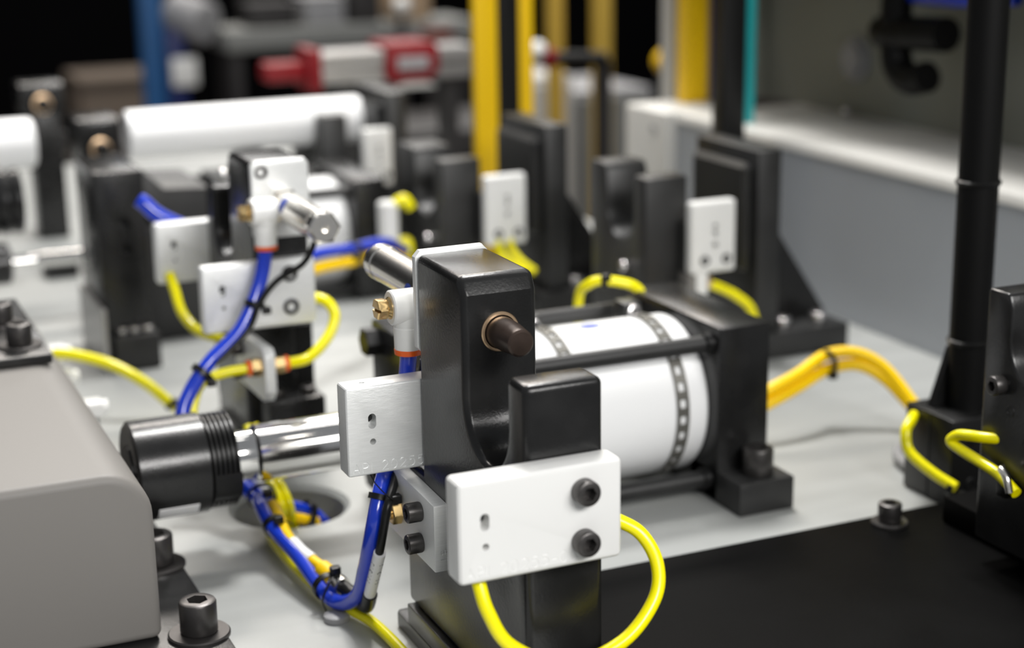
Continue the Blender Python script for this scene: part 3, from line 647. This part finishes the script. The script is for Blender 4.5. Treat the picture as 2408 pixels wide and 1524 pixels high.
tie('black cable tie on the rear blue and amber bundle', (356, 1079, 78), (1, .8, -.1), 8.4, (356, 1071, 78))
tie('black cable tie over the short yellow hose behind the barrel', (424, 831.5, 103.6), (1, -.3, 0), 3.3, (424, 828, 107))
tie('black cable tie where the yellow hose meets the pole block', (541, 660, 16), (.5, -1, -.4), 3.2, (545, 656, 13))
t = thing('clip', 'silver clip gripping the yellow hose at the right edge', 'clip', (496, 570, 50)); b = NB(); tube(b, [(494, 569, 64), (492, 566, 65), (491.5, 562, 62), (492, 560, 56)], 1.8, 12); obj('clip_wire', b, nickel, t); b = NB(); box(b, 495, 500, 566, 573, 50, 58.5, 1, 2); obj('clip_base', b, plast, t)
b = NB(); rings(b, (209.5, 681, .1), (0, 0, 1), [(0, 6), (2.6, 6), (3.2, 5)], 24); obj('hose_stand', b, dgrey, None, 'small steel stud under the bottom bend of the blue hose', 'stud')

# ------------------------------------------------------------------ farther fixtures
def dark_post(label, x0, x1, y0, y1, ztop, holes=(), base=None, side=None):
    t = thing('fixture_post', label, 'post', ((x0+x1)/2, (y0+y1)/2, 0), 'black fixture posts')
    b = NB(); box(b, x0, x1, y0, y1, .3, ztop, 1.2, 2)
    cs = []
    for hx, hz in holes:
        c = NB(); cyl(c, (hx, y0-2, hz), (hx, y0+10, hz), 4, 24); cs.append(c)
    obj('post_body', cut(b, cs) if cs else b, black, t)
    if base:
        b = NB(); box(b, base[0], base[1], base[2], base[3], .3, base[4], 1, 2); obj('post_base', b, blackm, t)
        for xx in (base[0]+7, (base[0]+base[1])/2, base[1]-7): obj('screw', screw_bm((xx, base[2]+9, base[4]), (0, 0, 1), 4, 4.5), zinc, t)
    return t
PT = dark_post('black post with two holes left of the small square far plate', 193.5, 227.5, 1141, 1215, 139, ((211.4, 102), (212.1, 83.5)), (197.5, 229, 1130, 1215, 25))
b = NB(); box(b, 189.5, 193, 1128, 1216, .3, 46, .6, 1); obj('side_plate', b, railm, PT)
t = thing('clamp_unit', 'black clamp head with bronze bushing at the white tube left end', 'clamp tower', (258, 1480, 0), 'far clamp heads')
def cyl_head(t, x0, x1, y0, y1, z0, z1, bx, bz, stem, sz=.3):
    b = NB(); prism(b, 'X', [(y0, z0), (y0, z1-3), (y0+5, z1), (y1, z1), (y1, z0)], x0, x1, 1.2, 2); obj('head_block', b, black, t)
    b = NB(); rings(b, (bx, y0+4, bz), (0, -1, 0), [(0, 9), (4.6, 9), (5, 8), (5, 6.5), (3, 6)], 32); obj('bushing', b, bronze, t)
    b = NB(); cyl(b, (bx+1, y0+3, bz), (bx+1, y0-9, bz), 6, 28, 1); obj('pin', b, plast, t)
    b = NB(); box(b, stem[0], stem[1], y0+4, y1-4, sz, z0+2, 1, 2); obj('stem', b, black, t)
cyl_head(t, 236, 271.5, 1446, 1496, 95, 134, 254, 108.5, (240, 251), 68)
b = NB(); box(b, 247.5, 252, 1460, 1480, .3, 70, .6, 1); obj('leg', b, black, t); b = NB(); ball(b, (242, 1452, 63), 3.4); obj('ball_screw', b, zinc, t)
t = thing('clamp_unit', 'tall black clamp head at the far left above the chrome rod', 'clamp tower', (230, 1650, 0), 'far clamp heads')
cyl_head(t, 212.5, 252.5, 1610, 1650, 121, 148.5, 232, 129.5, (220, 248.5))
b = NB()
for zz in (98, 86, 74): box(b, 248, 253, 1616, 1630, zz-4, zz+3, 1.5, 2)
obj('cable_lugs', b, plast, t)
for x0, x1, lab in ((276, 489, 'long white tube lying across the far notched blocks'), (60, 199, 'white tube cut off by the left edge beyond the clamp heads')):
    t = thing('white_tube', lab, 'tube', ((x0+x1)/2, 1447, 97), 'white tubes')
    b = NB(); rings(b, (x0, 1447, 118), (1, 0, 0), [(3, 15), (0, 15.2), (0, 20), (1.4, 21.2), (x1-x0-5, 21.2), (x1-x0-1.5, 20), (x1-x0, 17.5), (x1-x0, 12)], 72); obj('tube_body', b, barrel, t)
    b = NB(); prism(b, 'X', [(1430, .3), (1430, 100), (1440, 97.5), (1454, 97.5), (1464, 100), (1464, .3)], (x0+x1)/2-10, (x0+x1)/2+10, .8, 2); obj('cradle', b, blackm, t)
# arms behind the turned-away tower
t = thing('carriage_block', 'low black carriage block between the far posts', 'block', (270, 1240, 0))
b = NB(); prism(b, 'Y', [(232, .3), (232, 128), (239, 128), (253.4, 113.8), (287, 112), (287, .3)], 1200, 1290, 1, 2); obj('block_body', b, blackm, t)
b = NB(); cyl(b, (246, 1200, 96), (246, 1193, 96), 7, 24, .6); obj('knob', b, plast, t)
t = thing('clevis_block', 'small black foot under the far chrome rod', 'block', (207, 1420, 0)); b = NB(); box(b, 199, 226, 1440, 1470, .3, 14, 1, 2); obj('block_body', b, blackm, t); obj('screw', screw_bm((212, 1455, 14), (0, 0, 1), 5, 5), steel, t)
t = thing('ball_stud', 'shiny ball stud beside the black head of the turned-away tower', 'stud', (273, 1100, .2)); b = NB(); ball(b, (273, 1100, 138), 3.6); obj('ball', b, chrome, t); b = NB(); cyl(b, (273, 1100, .2), (273, 1100, 136), 2.2, 16); obj('stem', b, steel, t)

# light curtains and guards
def curtain(label, x0, y0, z0, cols, h=620):
    t = thing('light_curtain', label, 'light curtain', (x0, y0, z0))
    z0 += .2
    x = x0
    for nm, wd, dp, m in cols:
        b = NB(); box(b, x, x+wd, y0-dp/2, y0+dp/2, z0, z0+h, .8, 2); obj(nm, b, m, t); x += wd
    return t
curtain('bright yellow light curtain post with a black window strip', 552.5, 1328, .3, (('housing', 21, 9, ypost), ('window_strip', 21, 7, plast), ('edge_strip', 13, 8, ypost)))
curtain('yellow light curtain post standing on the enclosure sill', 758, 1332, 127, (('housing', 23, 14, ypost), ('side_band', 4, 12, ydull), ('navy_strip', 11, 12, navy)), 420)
t = thing('guard_strut', 'black strut rising behind the gusseted end stop', 'post', (693, 1140, 0)); b = NB(); box(b, 683, 704, 1132, 1150, .3, 520, 1.5, 2); obj('strut_body', b, plast, t); b = NB(); box(b, 676, 712, 1122, 1160, .3, 9, 1, 1); obj('strut_foot', b, blackm, t)
b = NB(); box(b, 742, 748, 1190, 1206, 126.6, 560, .5, 1); obj('safety_screen', b, teal, None, 'teal edged clear guard panel beside the black strut', 'panel')
for k, (xx, yy, wd) in enumerate(((1034, 2190, 20), (1074, 2125, 24))):
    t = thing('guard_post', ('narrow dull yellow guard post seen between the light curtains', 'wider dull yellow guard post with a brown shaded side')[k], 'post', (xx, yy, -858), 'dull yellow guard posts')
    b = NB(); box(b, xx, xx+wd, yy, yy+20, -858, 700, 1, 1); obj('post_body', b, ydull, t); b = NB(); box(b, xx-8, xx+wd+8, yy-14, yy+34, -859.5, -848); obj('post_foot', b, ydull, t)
# things fixed to the upper panel
t = thing('cable_gland', 'dull grey round gland on the olive upper panel', 'gland', (850, 1190, 150))
b = NB(); rings(b, (850.5, 1190, 174), (-1, 0, 0), [(0, 19), (3, 19), (4, 18), (4, 14), (9, 13), (9, 4)], 40); obj('gland_body', b, dgrey, t)
t = thing('hose_elbow', 'black double hose elbow hanging from the olive panel', 'fitting', (800, 1050, 170))
b = NB(); tube(b, [(806, 1095, 207), (800, 1078, 207), (800, 1050, 209), (800, 1010, 211)], 13, 20); obj('upper_arm', b, rubber, t)
b = NB(); tube(b, [(800, 1072, 260), (800, 1072, 220), (800, 1070, 190), (800, 1062, 178), (800, 1048, 174), (800, 1030, 178)], 12, 20); obj('lower_hook', b, rubber, t)
b = NB(); box(b, 800, 851, 1060, 1085, 250, 275, 2, 2); obj('wall_mount', b, plast, t)
hose('air_hose', 'blue hose glimpsed along the top right edge', 'hose', [(806, 1075, 238), (806, 1040, 236), (805, 990, 238), (804, 940, 242)], 6, blue, 'blue hoses')
t = thing('hose_elbow', 'black fitting cut off by the top right edge behind the pole', 'fitting', (770, 890, 190)); b = NB(); tube(b, [(800, 905, 268), (800, 905, 228), (800, 900, 200), (800, 880, 192)], 12, 20); obj('elbow_tube', b, rubber, t); b = NB(); box(b, 800, 851, 893, 917, 240, 270, 2, 2); obj('wall_mount', b, plast, t)
b = NB(); ball(b, (840, 1190, 130), 4.5); obj('cap_nut', b, zinc, None, 'tiny pale cap nut on the sill beneath the gland', 'nut')

# ------------------------------------------------------------------ background of the shop, far out of focus
t = thing('machine_column', 'blue machine column in the blurred background', 'column', (745, 3540, -858))
b = NB(); box(b, 722, 766, 3520, 3560, -858, 700, 3, 2); obj('column_body', b, bluep, t)
b = NB(); box(b, 766, 806, 3500, 3560, -200, 30, 3, 2); obj('side_box', b, navy, t)
b = NB(); box(b, 772, 826, 3488, 3499, -88, -28, 4, 2); obj('label_plate', b, white, t)
b = NB(); cyl(b, (850, 3480, 40), (800, 3560, 60), 46, 28, 6); obj('grey_motor', b, dgrey, t)
t = thing('workbench', 'long grey bench in the dark background', 'bench', (1150, 3450, -858))
b = NB(); box(b, 870, 1420, 3400, 3560, -14, 30, 4, 2); obj('bench_top', b, bench_m, t)
for xx in (880, 1390): b = NB(); box(b, xx, xx+24, 3410, 3540, -858, -14, 2, 1); obj('leg', b, darkm, t)
for k, (x0, x1, z1, m, lab) in enumerate(((930, 1030, 75, darkm, 'dark crate on the left of the grey bench'), (1050, 1135, 85, dgrey, 'grey crate in the middle of the grey bench'), (1150, 1215, 110, darkm, 'dark crate right of the grey one on the bench'), (1250, 1330, 100, card, 'brown carton at the right end of the bench'))):
    t = thing('storage_crate', lab, 'crate', ((x0+x1)/2, 3480, 30), 'crates on the grey bench')
    b = NB(); box(b, x0, x1, 3430, 3530, 30, z1, 3, 2); obj('crate_body', b, m, t); b = NB(); box(b, x0-3, x1+3, 3427, 3533, z1, z1+5, 1.5, 1); obj('lid', b, m, t)
t = thing('highlight_knob', 'small round white knob standing in for a blurred highlight above the red bracket', 'knob', (1224, 3330, -858)); b = NB(); ball(b, (1224, 3320, 72), 19); obj('knob_ball', b, white, t); b = NB(); cyl(b, (1224, 3320, -858), (1224, 3320, 60), 8, 16); obj('stem', b, darkm, t)  # white ball added in place of a round out-of-focus highlight, gives no light
b = NB(); box(b, 1270, 1330, 3300, 3340, -40, 20, 4, 2); o = obj('rust_box', b, rust, None, 'rusty red box left of the bright yellow curtain', 'box'); b = NB(); box(b, 1280, 1320, 3305, 3335, -858, -40); obj('pedestal', b, darkm, o)
b = NB(); box(b, 830, 1600, 2900, 3200, -858, -130, 6, 2); o = obj('low_cabinet', b, darkm, None, 'low dark cabinet behind the white tube', 'cabinet'); b = NB(); box(b, 850, 1580, 2890, 2901, -400, -150, 3, 1); obj('door', b, darkm, o)
t = thing('rail_actuator', 'aluminium rail actuator with red end cap and bracket', 'actuator', (640, 1830, 0))
b = NB(); box(b, 566, 752, 1810, 1850, 104, 122, 2, 2); box(b, 566, 752, 1806, 1854, 123, 141, 2, 2); obj('rail', b, railm, t)
b = NB(); box(b, 552, 568, 1802, 1858, 98, 146, 3, 2); prism(b, 'X', [(1812, 110), (1812, 132), (1846, 132), (1846, 110)], 505, 553, 5, 2); obj('end_cap', b, red, t)
b = NB(); prism(b, 'Y', [(642, 112), (646, 104), (694, 104), (706, 116), (706, 140), (700, 148), (642, 148)], 1796, 1862, 2, 2); br = obj('bracket', b, red, t)
b = NB(); box(b, 654, 692, 1793, 1797, 118, 132, 1, 1); obj('nameplate', b, dgrey, br)
b = NB(); prism(b, 'Y', [(650, 96), (704, 96), (690, 104), (664, 104)], 1800, 1860, 1, 1); obj('shoe', b, white, t)
for xx in (600, 720): b = NB(); box(b, xx, xx+16, 1815, 1845, .3, 105, 1, 1); obj('leg', b, darkm, t)
t = thing('clamp_lever', 'black lever with red collar and pale knob between the guard posts', 'lever', (800, 1800, 0))
b = NB(); ball(b, (809, 1752, 136), 11); obj('knob', b, white, t); b = NB(); cyl(b, (819, 1752, 126), (829, 1752, 126), 12, 24, 2); obj('collar', b, red, t)
b = NB(); cyl(b, (828, 1752, 125), (892, 1740, 123), 8, 24, 2); obj('lever_arm', b, plast, t); b = NB(); box(b, 884, 896, 1736, 1756, -860, 122, 1, 1); obj('support', b, darkm, t)
t = thing('pale_cabinet', 'pale cabinet glimpsed between the light curtain and guard posts', 'cabinet', (1130, 2500, -858)); b = NB(); box(b, 1088, 1180, 2420, 2600, -858, 20, 4, 2); obj('carcass', b, frame, t); b = NB(); box(b, 1094, 1174, 2412, 2421, -500, 8, 2, 1); obj('door', b, frame, t)
t = thing('grey_cabinet', 'grey cabinet behind the wider dull yellow guard post', 'cabinet', (1280, 2500, -858)); b = NB(); box(b, 1182, 1330, 2430, 2650, -858, -10, 4, 2); obj('carcass', b, dgrey, t); b = NB(); box(b, 1190, 1322, 2422, 2431, -500, -22, 2, 1); obj('door', b, bench_m, t)
t = thing('yellow_tank', 'yellow rounded tank right of the wider guard post', 'tank', (1310, 2300, -858)); b = NB(); ball(b, (1275, 2260, 50), 30, 24, (1.1, 1, .8)); obj('tank_body', b, ypost, t); b = NB(); box(b, 1255, 1295, 2240, 2280, -858, 40, 2, 1); obj('pedestal', b, darkm, t)
t = thing('brown_crate', 'low brown crate at the upper left beyond the clamp heads', 'crate', (900, 4850, -858))
b = NB(); box(b, 800, 1020, 4800, 5050, -858, -228, 4, 2); obj('crate_body', b, mat('brown_wood', (.11, .085, .065), 0, .7), t); b = NB(); box(b, 795, 1025, 4795, 5055, -228, -205, 3, 1); obj('lid', b, MATS['brown_wood'], t)
